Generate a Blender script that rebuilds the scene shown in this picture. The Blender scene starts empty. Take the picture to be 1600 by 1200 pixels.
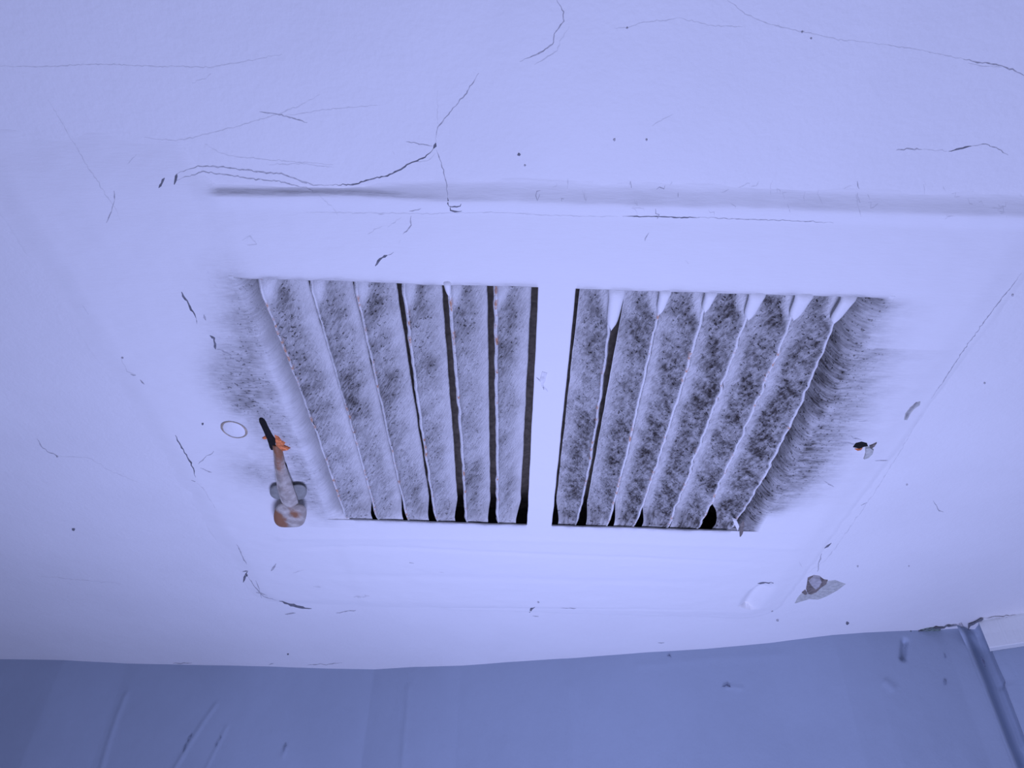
import bpy, math, random
import numpy as np
from mathutils import Matrix, Vector

rng = np.random.default_rng(7)
random.seed(7)
scene = bpy.context.scene

# ------------------------------------------------------------------ camera
S = 0.25                       # metres from the lens up to the ceiling
ZC = 2.40                      # ceiling height
CAM = np.array([0.0, 0.0, ZC - S])
F = 1117.0                     # focal length in pixels of the 1600 px wide frame
ay = np.array([-10.0, 928.0, F]); ay /= np.linalg.norm(ay)
az = np.array([32.0, -1343.0, F]); az -= az.dot(ay) * ay; az /= np.linalg.norm(az)
ax = np.cross(ay, az)
RM = np.array([ax, ay, az])    # columns: image right, image down, forward, in world axes
cam_data = bpy.data.cameras.new('camera')
cam_data.sensor_width = 36.0
cam_data.lens = F * 36.0 / 1600.0
cam_data.clip_start = 0.01
cam = bpy.data.objects.new('camera', cam_data)
scene.collection.objects.link(cam)
m = Matrix.Identity(4)
for r in range(3):
    m[r][0] = RM[r, 0]; m[r][1] = -RM[r, 1]; m[r][2] = -RM[r, 2]; m[r][3] = CAM[r]
cam.matrix_world = m
scene.camera = cam

# ------------------------------------------------------------------ light
world = bpy.data.worlds.new('world')
scene.world = world
world.use_nodes = True
bg = world.node_tree.nodes['Background']
bg.inputs['Color'].default_value = (0.475, 0.53, 1.0, 1)
bg.inputs['Strength'].default_value = 0.25
ld = bpy.data.lights.new('room_lamp', 'AREA')
ld.shape = 'DISK'
ld.size = 0.34
ld.color = (0.465, 0.515, 1.0)
ld.energy = 3.6
lamp = bpy.data.objects.new('room_lamp', ld)
scene.collection.objects.link(lamp)
lamp.location = (0.04, 0.38, ZC - 0.55)
lamp.rotation_euler = (math.pi, 0, 0)

scene.view_settings.view_transform = 'Standard'
scene.view_settings.look = 'None'
scene.view_settings.exposure = 0.0
scene.view_settings.gamma = 1.0
scene.view_settings.use_curve_mapping = False

# ------------------------------------------------------------------ helpers
def ray(px, py):
    return RM @ np.array([px - 800.0, py - 600.0, F])

def at(px, py, dz=0.0):
    """point where the sight line of a pixel meets the level dz above the ceiling"""
    w = ray(px, py)
    return CAM + w * ((S + dz) / w[2])

def sstep(a, b, x):
    t = np.clip((x - a) / (b - a), 0, 1)
    return t * t * (3 - 2 * t)

_tab = rng.random((256, 256))
def vnoise(x, y):
    xi = np.floor(x).astype(int); yi = np.floor(y).astype(int)
    fx = x - xi; fy = y - yi
    fx = fx * fx * (3 - 2 * fx); fy = fy * fy * (3 - 2 * fy)
    g = lambda a, b: _tab[a & 255, b & 255]
    return (g(xi, yi) * (1 - fx) + g(xi + 1, yi) * fx) * (1 - fy) + (g(xi, yi + 1) * (1 - fx) + g(xi + 1, yi + 1) * fx) * fy

def fbm(x, y, o=4):
    s = np.zeros_like(x * 1.0); a = 1.0; n = 0.0
    for k in range(o):
        s += a * vnoise(x * 2 ** k + 17.3 * k, y * 2 ** k + 5.1 * k); n += a; a *= 0.5
    return s / n

def link(o, parent=None):
    scene.collection.objects.link(o)
    if parent is not None:
        o.parent = parent
        bpy.context.view_layer.update()
        o.matrix_parent_inverse = parent.matrix_world.inverted()
    return o

def mesh(name, verts, faces, mat, parent=None, attrs=None, smooth=True):
    me = bpy.data.meshes.new(name)
    verts = np.asarray(verts, dtype=np.float64)
    if isinstance(faces, np.ndarray):
        k = faces.shape[1]
        me.vertices.add(len(verts)); me.vertices.foreach_set('co', verts.astype(np.float32).ravel())
        me.loops.add(faces.size); me.loops.foreach_set('vertex_index', faces.astype(np.int32).ravel())
        me.polygons.add(len(faces)); me.polygons.foreach_set('loop_start', (np.arange(len(faces)) * k).astype(np.int32))
        me.update(calc_edges=True)
    else:
        me.from_pydata([tuple(v) for v in verts], [], faces)
    me.polygons.foreach_set('use_smooth', np.full(len(me.polygons), smooth))
    for an, av in (attrs or {}).items():
        a = me.attributes.new(an, 'FLOAT', 'POINT'); a.data.foreach_set('value', np.asarray(av, np.float32).ravel())
    me.validate(); me.update()
    me.materials.append(mat)
    return link(bpy.data.objects.new(name, me), parent)

def grid_faces(nx, ny, keep=None, flip=False):
    """quads of an ny x nx vertex grid stored row by row"""
    i, j = np.meshgrid(np.arange(nx - 1), np.arange(ny - 1))
    a = (j * nx + i).ravel()
    q = np.stack([a, a + 1, a + 1 + nx, a + nx], 1)
    if flip: q = q[:, ::-1]
    return q[keep.ravel()] if keep is not None else q

def tag(o, label, cat=None, kind=None, group=None):
    o['label'] = label
    if cat: o['category'] = cat
    if kind: o['kind'] = kind
    if group: o['group'] = group
    return o

# ------------------------------------------------------------------ materials
def new_mat(name, rough=0.6):
    mt = bpy.data.materials.new(name); mt.use_nodes = True
    nt = mt.node_tree; b = nt.nodes['Principled BSDF']
    b.inputs['Roughness'].default_value = rough
    b.inputs['Specular IOR Level'].default_value = 0.25
    return mt, nt, b

def N(nt, t, **kw):
    n = nt.nodes.new(t)
    for k, v in kw.items(): setattr(n, k, v)
    return n

def noise(nt, vec, scale, detail=3.0, rough=0.55):
    n = N(nt, 'ShaderNodeTexNoise'); n.inputs['Scale'].default_value = scale
    n.inputs['Detail'].default_value = detail; n.inputs['Roughness'].default_value = rough
    nt.links.new(vec, n.inputs['Vector']); return n.outputs['Fac']

def math_n(nt, op, a, b=None, c=None, clamp=False):
    n = N(nt, 'ShaderNodeMath', operation=op); n.use_clamp = clamp
    for k, v in enumerate((a, b, c)):
        if v is None: continue
        if isinstance(v, (int, float)): n.inputs[k].default_value = v
        else: nt.links.new(v, n.inputs[k])
    return n.outputs[0]

def ramp(nt, fac, a, b, ca=0.0, cb=1.0):
    n = N(nt, 'ShaderNodeMapRange'); n.interpolation_type = 'SMOOTHSTEP'
    for k, v in zip(('From Min', 'From Max', 'To Min', 'To Max'), (a, b, ca, cb)): n.inputs[k].default_value = v
    nt.links.new(fac, n.inputs['Value']); return n.outputs['Result']

def mix(nt, fac, a, b):
    n = N(nt, 'ShaderNodeMix', data_type='RGBA')
    if isinstance(fac, float): n.inputs[0].default_value = fac
    else: nt.links.new(fac, n.inputs[0])
    for s, v in ((6, a), (7, b)):
        if isinstance(v, tuple): n.inputs[s].default_value = (*v, 1)
        else: nt.links.new(v, n.inputs[s])
    return n.outputs[2]

def bump(nt, b, h, strength, dist):
    n = N(nt, 'ShaderNodeBump'); n.inputs['Strength'].default_value = strength; n.inputs['Distance'].default_value = dist
    nt.links.new(h, n.inputs['Height']); nt.links.new(n.outputs[0], b.inputs['Normal'])

def coords(nt): return N(nt, 'ShaderNodeTexCoord').outputs['Object']

def mapping(nt, vec, rot, scale):
    n = N(nt, 'ShaderNodeMapping', vector_type='TEXTURE')
    n.inputs['Rotation'].default_value = rot; n.inputs['Scale'].default_value = scale
    nt.links.new(vec, n.inputs['Vector']); return n.outputs[0]

WHITE = (0.84, 0.83, 0.82)
def paint_mat(name, col, var, rough=0.55, bs=0.25):
    mt, nt, b = new_mat(name, rough); co = coords(nt)
    f = noise(nt, co, 9, 4)
    g = noise(nt, co, 420, 2)
    c = mix(nt, ramp(nt, f, 0.3, 0.7), tuple(x * (1 - var) for x in col), tuple(min(1, x * (1 + var * 0.4)) for x in col))
    nt.links.new(c, b.inputs['Base Color'])
    h = math_n(nt, 'ADD', math_n(nt, 'MULTIPLY', g, 0.5), noise(nt, co, 110, 3))
    bump(nt, b, h, bs, 0.0012)
    return mt

def soot_mat(name, rot, sc, k=1.0, rb=0.15):
    mt, nt, b = new_mat(name, 0.6); co = coords(nt)
    at_ = N(nt, 'ShaderNodeAttribute', attribute_name='soot').outputs['Fac']
    ru = N(nt, 'ShaderNodeAttribute', attribute_name='rust').outputs['Fac']
    st = noise(nt, mapping(nt, co, rot, sc), 1.0, 4, 0.65)      # brush-like dust streaks
    md = noise(nt, co, 105, 4, 0.6)                              # clumps
    pt = noise(nt, co, 540, 2, 0.5)                              # pits and specks
    n = math_n(nt, 'ADD', math_n(nt, 'MULTIPLY', st, 0.5), math_n(nt, 'MULTIPLY', md, 0.5))
    n = ramp(nt, n, 0.34, 0.66, 0.58, 1.42)
    fac = math_n(nt, 'MULTIPLY', at_, n)
    sp = math_n(nt, 'MULTIPLY', ramp(nt, pt, 0.61, 0.74), ramp(nt, at_, 0.15, 0.7))
    fac = math_n(nt, 'ADD', math_n(nt, 'MULTIPLY', fac, 0.85 * k), math_n(nt, 'MULTIPLY', sp, 0.30), clamp=True)
    c = mix(nt, fac, WHITE, (0.055, 0.046, 0.042))
    rf = math_n(nt, 'MULTIPLY', ru, ramp(nt, noise(nt, co, 240, 3), 0.5, 0.68), clamp=True)
    c = mix(nt, rf, c, (0.55, 0.24, 0.10))
    nt.links.new(c, b.inputs['Base Color'])
    h = math_n(nt, 'SUBTRACT', math_n(nt, 'MULTIPLY', st, 0.7), math_n(nt, 'MULTIPLY', sp, 0.8))
    hn = math_n(nt, 'MULTIPLY', h, ramp(nt, at_, 0.0, 0.5, rb, 1.0))
    bump(nt, b, hn, 0.8, 0.0020)
    return mt

M_CEIL = paint_mat('ceiling_white_paint', WHITE, 0.035)
M_WALL = paint_mat('wall_blue_paint', (0.37, 0.43, 0.525), 0.05, bs=0.2)
M_TRIM = paint_mat('trim_white_paint', (0.82, 0.83, 0.80), 0.03)
M_PLATE = soot_mat('plate_paint_with_soot', (0, 0, 0.0), (0.007, 0.0015, 0.05))
M_SLAT = soot_mat('slat_paint_with_soot', (0, 0, -math.radians(52)), (0.0034, 0.0013, 0.05), 1.0, 0.5)
M_SLATR = soot_mat('slat_paint_with_soot_shade_right', (0, 0, -math.radians(75)), (0.0048, 0.0016, 0.05), 1.0, 0.5)

def flat_mat(name, col, rough=0.8, var=0.25, scale=300):
    mt, nt, b = new_mat(name, rough); co = coords(nt)
    f = ramp(nt, noise(nt, co, scale, 3), 0.3, 0.7)
    nt.links.new(mix(nt, f, tuple(x * (1 - var) for x in col), tuple(min(1, x * (1 + var)) for x in col)), b.inputs['Base Color'])
    return mt
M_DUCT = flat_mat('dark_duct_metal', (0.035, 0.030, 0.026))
M_BLADE = flat_mat('dusty_damper_metal', (0.16, 0.135, 0.105))
M_CR1 = flat_mat('crack_dark', (0.17, 0.17, 0.19), scale=500)
M_CR2 = flat_mat('crack_grey', (0.46, 0.45, 0.46), scale=500)
M_CR3 = flat_mat('crack_faint', (0.735, 0.725, 0.72), var=0.1, scale=300)
M_BLACK = flat_mat('black_gap_and_shadow', (0.010, 0.009, 0.009))
M_RUST = flat_mat('rust_orange', (0.72, 0.22, 0.08), var=0.4, scale=400)
M_EXPO = flat_mat('bare_grey_plaster', (0.50, 0.50, 0.46), var=0.16, scale=350)
M_EXPD = flat_mat('bare_brown_board', (0.20, 0.17, 0.15), var=0.3, scale=350)
M_STAIN = flat_mat('ring_stain', (0.42, 0.35, 0.27), var=0.2)
M_WCR = flat_mat('wall_crack', (0.15, 0.17, 0.24), scale=500)
M_WCR2 = flat_mat('wall_groove_dirt', (0.24, 0.28, 0.36), scale=200)
M_MOSS = flat_mat('green_dirt', (0.17, 0.22, 0.20), var=0.5, scale=500)

def lever_mat():
    mt, nt, b = new_mat('lever_worn_paint', 0.5); co = coords(nt)
    ru = N(nt, 'ShaderNodeAttribute', attribute_name='rust').outputs['Fac']
    f = ramp(nt, noise(nt, co, 130, 4), 0.35, 0.7)
    c = mix(nt, f, (0.34, 0.29, 0.25), (0.62, 0.57, 0.50))
    r = ramp(nt, math_n(nt, 'ADD', ru, math_n(nt, 'MULTIPLY', noise(nt, co, 420, 4, 0.7), 0.5)), 0.45, 0.95)
    c = mix(nt, r, c, (0.30, 0.14, 0.07))
    nt.links.new(c, b.inputs['Base Color'])
    bump(nt, b, noise(nt, co, 400, 3), 0.3, 0.001)
    return mt
M_LEVER = lever_mat()
M_WING = flat_mat('lever_grey_tab', (0.27, 0.27, 0.25), var=0.12, rough=0.5)

# ------------------------------------------------------------------ key positions (metres)
U = S
PX0, PX1 = -0.90 * U, 0.915 * U        # plate
PY0, PY1 = 0.55 * U, 2.46 * U
SH = 0.017                              # vent sheared in y along x to fit its edges in the image
OXL, OXR = -0.535 * U, 0.700 * U        # louvre opening
OY0, OY1 = 0.911 * U, 1.822 * U
BL, BR = 0.0375 * U, 0.1075 * U         # middle bar

def ceil_z(x, y):
    return ZC + 0.0011 * (fbm(x * 6 + 3, y * 6 + 9, 3) - 0.5) + 0.0004 * (fbm(x * 28, y * 28, 2) - 0.5)

def pxpoly(pts, dz=0.0): return np.array([at(a, b, dz) for a, b in pts])

def dist_poly(x, y, pts):
    """distance to a polyline and the position along it"""
    best = np.full(x.shape, 1e9); tt = np.zeros(x.shape); n = len(pts) - 1
    for k in range(n):
        a = pts[k][:2]; d = pts[k + 1][:2] - a; L = d @ d
        t = np.clip(((x - a[0]) * d[0] + (y - a[1]) * d[1]) / L, 0, 1)
        r = np.hypot(x - a[0] - t * d[0], y - a[1] - t * d[1])
        w = r < best
        tt = np.where(w, (k + t) / n, tt); best = np.where(w, r, best)
    return best, tt

def inside(x, y, poly):
    c = np.zeros(x.shape, bool); j = len(poly) - 1
    for i in range(len(poly)):
        xi, yi = poly[i][:2]; xj, yj = poly[j][:2]
        c ^= ((yi > y) != (yj > y)) & (x < (xj - xi) * (y - yi) / (yj - yi + 1e-12) + xi)
        j = i
    return c

RIDGE = pxpoly([(300, 298), (420, 299), (560, 301), (700, 307), (900, 312), (1150, 317), (1400, 325), (1640, 331)])
DENT = pxpoly([(1150, 943), (1156, 932), (1166, 920), (1182, 909), (1205, 907), (1228, 909), (1244, 916), (1236, 928), (1222, 940), (1200, 947), (1172, 948)])
DENTTOP = DENT[:7]

def plate_h(x, y):
    """how far the painted plate stands below the ceiling"""
    ys = y - SH * x
    wob = 0.0012 * (fbm(x * 40, y * 40, 2) - 0.5)
    d = np.minimum(np.minimum(x - PX0, PX1 - x), PY1 - ys) + wob
    # rounded lower corners
    cx = np.where(x < 0, PX0 + 0.03, PX1 - 0.03); cy = PY1 - 0.03
    cor = ((x < PX0 + 0.03) | (x > PX1 - 0.03)) & (ys > cy)
    d = np.where(cor, 0.03 - np.hypot(x - cx, ys - cy) + wob, d)
    h = 0.0013 * sstep(0.0, 0.018, d) - 0.0008 * sstep(0.0015, -0.004, d)
    ry = np.interp(x, RIDGE[:, 0], RIDGE[:, 1])
    lf = sstep(-0.55 * U, -0.50 * U, x)
    amp = 0.02 + 0.98 * lf
    amp *= 1 + 0.5 * (fbm(x * 60, y * 0 + 3, 2) - 0.5)
    narrow = sstep(-0.1 * U, -0.3 * U, x)
    w = 0.0085 * (1 - narrow) + 0.0022 * narrow
    w = w * lf + 0.026 * (1 - lf)
    t = y - ry + wob * 0.5
    top = np.clip((t + w) / w, 0, 1) ** 2
    fall = sstep(0.0006, 0.009, t)
    rg = amp * (1 - 0.25 * narrow) * (0.0021 * top - 0.0015 * fall)
    h = np.where(t < 0.012, np.minimum(h, 0.0013) * sstep(-w, 0.0, t), h) + rg - 0.0009 * sstep(-w, -w - 0.004, t)
    # shallow pressed lines of the lower flange
    for pl, dep, wd in ((FL1, 0.0007, 0.003), (FL2, 0.0006, 0.005), (FL3, 0.0005, 0.0025)):
        r, tt = dist_poly(x, y, pl)
        h = h - dep * np.exp(-(r / wd) ** 2) * sstep(0, 0.1, tt) * sstep(1.0, 0.85, tt)
    r, tt = dist_poly(x, y, FL0)
    h = h + 0.0006 * np.exp(-(r / 0.004) ** 2)
    # chipped hollow near the right lower corner
    ins = inside(x, y, DENT)
    rt, _ = dist_poly(x, y, DENTTOP)
    h = h - np.where(ins, 0.0055 * sstep(0, 0.011, rt) * np.exp(-np.clip(rt - 0.011, 0, None) / 0.018), 0) * sstep(PX1 - 0.014, PX1 - 0.030, x)
    # lumpy brush texture
    h = h + 0.0007 * (fbm(x * 55 + 2, y * 85, 3) - 0.5)
    return h
FL1 = pxpoly([(440, 856), (560, 851), (640, 854), (800, 862), (1000, 868), (1240, 880)])
FL2 = pxpoly([(480, 897), (700, 899), (900, 904), (1150, 908)])
FL3 = pxpoly([(450, 948), (640, 950), (900, 949), (1150, 950)])
FL0 = pxpoly([(440, 838), (640, 838), (900, 842), (1240, 852)])

def surf_z(x, y):
    x = np.asarray(x, float); y = np.asarray(y, float)
    c = ceil_z(x, y)
    ys = y - SH * x
    on = (x > PX0 - 0.004) & (x < PX1 + 0.004) & (ys > PY0 - 0.006) & (ys < PY1 + 0.004)
    return np.where(on, np.minimum(c, c - plate_h(x, y)), c)

# ------------------------------------------------------------------ ceiling
xs = np.concatenate([np.linspace(-1.6, -0.66, 60)[:-1], np.linspace(-0.66, 0.66, 530), np.linspace(0.66, 1.6, 60)[1:]])
ys = np.concatenate([np.linspace(-1.2, 0.05, 60)[:-1], np.linspace(0.05, 0.84, 320), np.linspace(0.84, 1.2, 20)[1:]])
X, Y = np.meshgrid(xs, ys)
Z = ceil_z(X, Y)
cxm = (X[:-1, :-1] + X[1:, 1:]) / 2; cym = (Y[:-1, :-1] + Y[1:, 1:]) / 2
keep = ~((cxm > OXL - 0.02) & (cxm < OXR + 0.02) & (cym > OY0 - 0.012) & (cym < OY1 + 0.04))
# the plate covers the cut-out in the plaster, well beyond the duct
ysm = cym - SH * cxm
keep &= ~((cxm > PX0 + 0.012) & (cxm < PX1 - 0.012) & (ysm > 0.74 * U) & (ysm < PY1 - 0.0065))
ceiling = mesh('ceiling', np.stack([X, Y, Z], -1).reshape(-1, 3), grid_faces(len(xs), len(ys), keep, True), M_CEIL)
tag(ceiling, 'white painted plaster ceiling with hairline cracks', kind='structure')

# ------------------------------------------------------------------ wall behind the vent
EDGE = [(-700, 1012), (-300, 1022), (0, 1030), (100, 1031.5), (200, 1037), (400, 1041), (500, 1044), (585, 1046), (600, 1045), (650, 1042),
        (720, 1040), (800, 1034), (900, 1028), (1000, 1020), (1100, 1014), (1200, 1005), (1300, 993), (1350, 989), (1400, 986.5), (1440, 985), (1470, 984), (1499, 982)]
FP = pxpoly(EDGE)[:, :2]
seg = np.hypot(*np.diff(FP, axis=0).T); arc = np.concatenate([[0], np.cumsum(seg)])
def foot(s):
    return np.stack([np.interp(s, arc, FP[:, 0]), np.interp(s, arc, FP[:, 1])], -1)
def wall_hit(px, py):
    """(s, z) where a sight line meets the wall"""
    w = ray(px, py)
    ss = np.linspace(0, arc[-1] + 0.0, 4000); p = foot(ss)
    a = np.arctan2(p[:, 0], p[:, 1]); t = math.atan2(w[0], w[1])
    s = np.interp(t, a, ss)
    q = foot(np.array([s]))[0]
    return np.array([s, CAM[2] + w[2] * (np.hypot(*q) / math.hypot(w[0], w[1]))])
RIDGES = [([(203, 1072), (185, 1115), (170, 1160), (150, 1230)], 0.0028, 0.0011), ([(345, 1090), (318, 1128), (295, 1165), (265, 1215)], 0.0022, 0.0010),
          ([(358, 1128), (340, 1165), (318, 1210)], 0.0018, 0.0007), ([(447, 1164), (441, 1186)], 0.002, 0.0008),
          ([(640, 1062), (637, 1100), (632, 1150), (628, 1215)], 0.0032, 0.0008), ([(890, 1060), (893, 1120), (896, 1215)], 0.006, 0.0006),
          ([(1380, 1062), (1400, 1080)], 0.004, 0.0012), ([(1130, 1072), (1165, 1076)], 0.002, 0.0008),
          ([(1250, 1020), (1100, 1030), (1000, 1040)], 0.004, 0.0004)]
RW = [(np.array([wall_hit(*p) for p in pl]), w, h) for pl, w, h in RIDGES]
NOTCH = np.array([wall_hit(*p) for p in ((1414, 1002), (1411, 1028))])
sv = np.concatenate([np.linspace(0, arc[2], 40)[:-1], np.linspace(arc[2], arc[-1], 700)])
zv = np.concatenate([np.linspace(ZC + 0.006, ZC - 0.20, 140), np.linspace(ZC - 0.20, 0.0, 20)[1:]])
SV, ZV = np.meshgrid(sv, zv)
fp = foot(SV)
tan = np.gradient(foot(sv), axis=0); tan = np.stack([np.convolve(np.pad(tan[:, k], 12, 'edge'), np.ones(25) / 25, 'valid') for k in (0, 1)], -1)
tan /= np.linalg.norm(tan, axis=1)[:, None]
nrm = np.stack([tan[:, 1], -tan[:, 0]], -1)           # towards the room
D = 0.0012 * (fbm(SV * 9, ZV * 9, 3) - 0.5) + 0.0006 * (fbm(SV * 50, ZV * 40, 3) - 0.5)
for pl, w, h in RW:
    r, tt = dist_poly(SV, ZV, pl); D = D + h * np.exp(-(r / w) ** 2) * sstep(0, 0.15, tt) * (1 if len(pl) > 2 else sstep(1.0, 0.8, tt))
r, tt = dist_poly(SV, ZV, NOTCH); D = D - 0.0060 * np.exp(-(r / 0.0022) ** 2)
V = np.stack([fp[..., 0] + nrm[None, :, 0] * D, fp[..., 1] + nrm[None, :, 1] * D, ZV], -1)
wall = mesh('wall_back', V.reshape(-1, 3), grid_faces(len(sv), len(zv), None, False), M_WALL)
tag(wall, 'blue painted wall meeting the ceiling below the vent', kind='structure')

# the vertical groove at its right end and the wall beyond
A = FP[-1]; B = at(1530, 976)[:2]; Cc = at(1640, 958)[:2]; Dd = Cc + (Cc - B) * 5
nb = np.array([(B - A)[1], -(B - A)[0]]); nb /= np.linalg.norm(nb)
tt_ = np.linspace(0, 1, 15); zz = np.concatenate([np.linspace(ZC + 0.006, ZC - 0.2, 90), np.linspace(ZC - 0.2, 0, 10)[1:]])
T, ZZ = np.meshgrid(tt_, zz)
prof = np.interp(T, [0, 0.18, 0.32, 0.55, 0.82, 1.0], [0.0005, -0.001, -0.013, -0.016, -0.012, 0.0005])
jit = 0.003 * (fbm(T * 0 + 4.0, ZZ * 40, 3) - 0.5) + 0.002 * np.floor(2.2 * fbm(T * 0 + 8.0, ZZ * 22, 2))
lump = 0.009 * sstep(ZC - 0.018, ZC - 0.003, ZZ) * (0.5 + fbm(T * 5, ZZ * 150, 2))
px_ = A[0] + (B - A)[0] * T + nb[0] * (prof + lump) + jit * T * 0.8
py_ = A[1] + (B - A)[1] * T + nb[1] * (prof + lump)
groove = mesh('wall_groove', np.stack([px_, py_, ZZ], -1).reshape(-1, 3), grid_faces(len(tt_), len(zz)), M_WALL, wall)
tag(groove, 'dark vertical groove at the end of the blue wall')
tb = np.concatenate([np.linspace(0, 1, 60), np.linspace(1, 6, 30)[1:]])
T, ZZ = np.meshgrid(tb, zz)
nr = np.array([(Cc - B)[1], -(Cc - B)[0]]); nr /= np.linalg.norm(nr)
D = 0.0012 * (fbm(T * 4, ZZ * 40, 3) - 0.5)
j2 = jit[:, -1:] * 0.8 * np.clip(1 - T * 4, 0, 1)
V = np.stack([B[0] + (Cc - B)[0] * T + nr[0] * D + j2, B[1] + (Cc - B)[1] * T + nr[1] * D, ZZ], -1)
wallr = mesh('wall_right', V.reshape(-1, 3), grid_faces(len(tb), len(zz)), M_WALL)
tag(wallr, 'blue painted wall right of the groove', kind='structure')

# white boxed strip under the ceiling on that wall
def wall_r_z(px, py):
    w = ray(px, py); d = Cc - B
    M2 = np.array([[w[0], -d[0]], [w[1], -d[1]]]); k, t = np.linalg.solve(M2, B)
    return t, CAM[2] + w[2] * k
t0, zb = wall_r_z(1544, 1019)
def trim_strip():
    tl = np.concatenate([np.linspace(-0.02, 1.0, 50), np.linspace(1, 6, 20)[1:]])
    prof = [(0.0, ZC + 0.004), (0.010, ZC + 0.004), (0.011, ZC - 0.002), (0.0105, (ZC + zb) / 2), (0.011, zb + 0.0006), (0.0105, zb), (0.0, zb + 0.0005)]
    vs = []
    for t in tl:
        e = 0.0004 * (random.random() - 0.5)
        for o, z in prof:
            tq = t if t > 0.0 else 0.03 + 0.10 * max(0, (ZC - z)) / (ZC - zb) + 0.04 * random.random()
            p = B + (Cc - B) * tq + nr * (o + e * 0.3 * (o > 0))
            vs.append((p[0], p[1], z + 0.3 * e * (z < ZC - 0.005)))
    n = len(prof)
    fs = [(i * n + k, i * n + k + 1, (i + 1) * n + k + 1, (i + 1) * n + k) for i in range(len(tl) - 1) for k in range(n - 1)]
    fs.append(tuple(range(n)))
    return mesh('trim_1', vs, fs, M_TRIM, smooth=False)
tag(trim_strip(), 'white boxed strip under the ceiling at the right wall', kind='structure')

# ------------------------------------------------------------------ the vent
vent = bpy.data.objects.new('air_vent', None)
vent.location = ((PX0 + PX1) / 2, (PY0 + PY1) / 2, ZC)
vent.empty_display_size = 0.05
link(vent)
tag(vent, 'painted-over white metal ceiling air vent with sooty louvre slats and a lever', 'vent')

def blobs(x, y, lst):
    s = np.zeros(x.shape)
    for px, py, rx, ry, a in lst:
        c = at(px, py); ex = at(px + rx, py); ey = at(px, py + ry)
        s += a * np.exp(-(((x - c[0]) / (ex[0] - c[0])) ** 2 + ((y - c[1]) / (ey[1] - c[1])) ** 2))
    return s

LED = pxpoly([(1372, 464), (1345, 500), (1322, 540), (1290, 600), (1250, 660), (1215, 720), (1180, 790)])
def plate_soot(x, y):
    SL = blobs(x, y, [(385, 480, 35, 55, 0.30), (370, 610, 38, 40, 0.50), (390, 560, 45, 60, 0.34), (440, 640, 50, 80, 0.22), (400, 735, 45, 30, 0.30), (440, 690, 40, 60, 0.22), (490, 770, 30, 40, 0.40), (370, 440, 30, 15, 0.15)])
    # right side: soot thins out away from the last louvre
    rx = np.interp(y, LED[:, 1], LED[:, 0])
    dr = x - rx
    f = np.exp(-np.clip(dr, 0, None) / 0.016)
    R = np.where(dr > -0.04, f, 0) * sstep(LED[0, 1] - 0.004, LED[0, 1] + 0.006, y) * sstep(LED[-1, 1] + 0.010, LED[-1, 1] - 0.022, y) * 0.84
    R = R * np.where(y < at(1300, 540)[1], f, 1.0)
    R = R + blobs(x, y, [(1290, 680, 45, 60, 0.25), (1250, 740, 40, 40, 0.3), (1330, 600, 40, 60, 0.10), (1205, 790, 22, 10, 0.5)])
    R = R * (0.6 + 0.8 * fbm(x * 60, y * 400, 3))
    out = SL * (0.6 + 0.8 * fbm(x * 90, y * 90, 3)) + R
    # grime caught under the ridge
    ry = np.interp(x, RIDGE[:, 0], RIDGE[:, 1])
    out = out + 0.20 * np.exp(-((y - ry + 0.0006) / 0.0011) ** 2) * sstep(-0.53 * U, -0.49 * U, x) * sstep(0.0, -0.25 * U, x)
    return np.clip(out, 0, 1)

# plate: a fine grid whose lines run along the edges of the opening
def lines(stops, step):
    out = []
    for a, b in zip(stops[:-1], stops[1:]):
        n = max(2, int(round((b - a) / step)) + 1); out.append(np.linspace(a, b, n)[:-1])
    return np.concatenate(out + [[stops[-1]]])
gx = lines([PX0 - 0.004, OXL, BL, BR, OXR, PX1 + 0.004], 0.00085)
gy = lines([PY0 - 0.006, OY0, OY1, PY1 + 0.004], 0.00085)
X, Y = np.meshgrid(gx, gy)
# slight wobble of the cut edges, kept away from the outside
wv = 0.0007 * (fbm(X * 70, Y * 10 + 4, 3) - 0.5)
Yw = Y + SH * X + wv
Xw = X + 0.0006 * (fbm(X * 10, Y * 70 + 8, 3) - 0.5)
H = plate_h(Xw, Yw)
Z = ceil_z(Xw, Yw) - H
soot = plate_soot(Xw, Yw)
soot = np.where((Xw > BL - 0.004) & (Xw < BR + 0.004) & (Yw > OY0), 0.0, soot)
soot = np.maximum(soot, 0.30 * np.exp(-np.abs(Y - (OY0 - 0.0006)) / 0.0012) * (X > OXL - 0.002) * (X < OXR) * ((X < BL) | (X > BR)) * fbm(X * 120, Y * 3, 2) * 1.6)
soot = np.maximum(soot, 0.45 * np.exp(-np.abs(Y - (OY1 + 0.0006)) / 0.0016) * (X > OXL + 0.02) * (X < OXR - 0.02) * ((X < BL) | (X > BR)) * fbm(X * 150, Y * 3, 2) * 1.5)
soot = soot * (Y < OY1 + 0.012)
cx_ = (gx[:-1] + gx[1:]) / 2; cy_ = (gy[:-1] + gy[1:]) / 2
CX, CY = np.meshgrid(cx_, cy_)
hole = (CY > OY0) & (CY < OY1) & (((CX > OXL) & (CX < BL)) | ((CX > BR) & (CX < OXR)))
verts = np.stack([Xw, Yw, Z], -1).reshape(-1, 3)
faces = grid_faces(len(gx), len(gy), ~hole, True)
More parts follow.
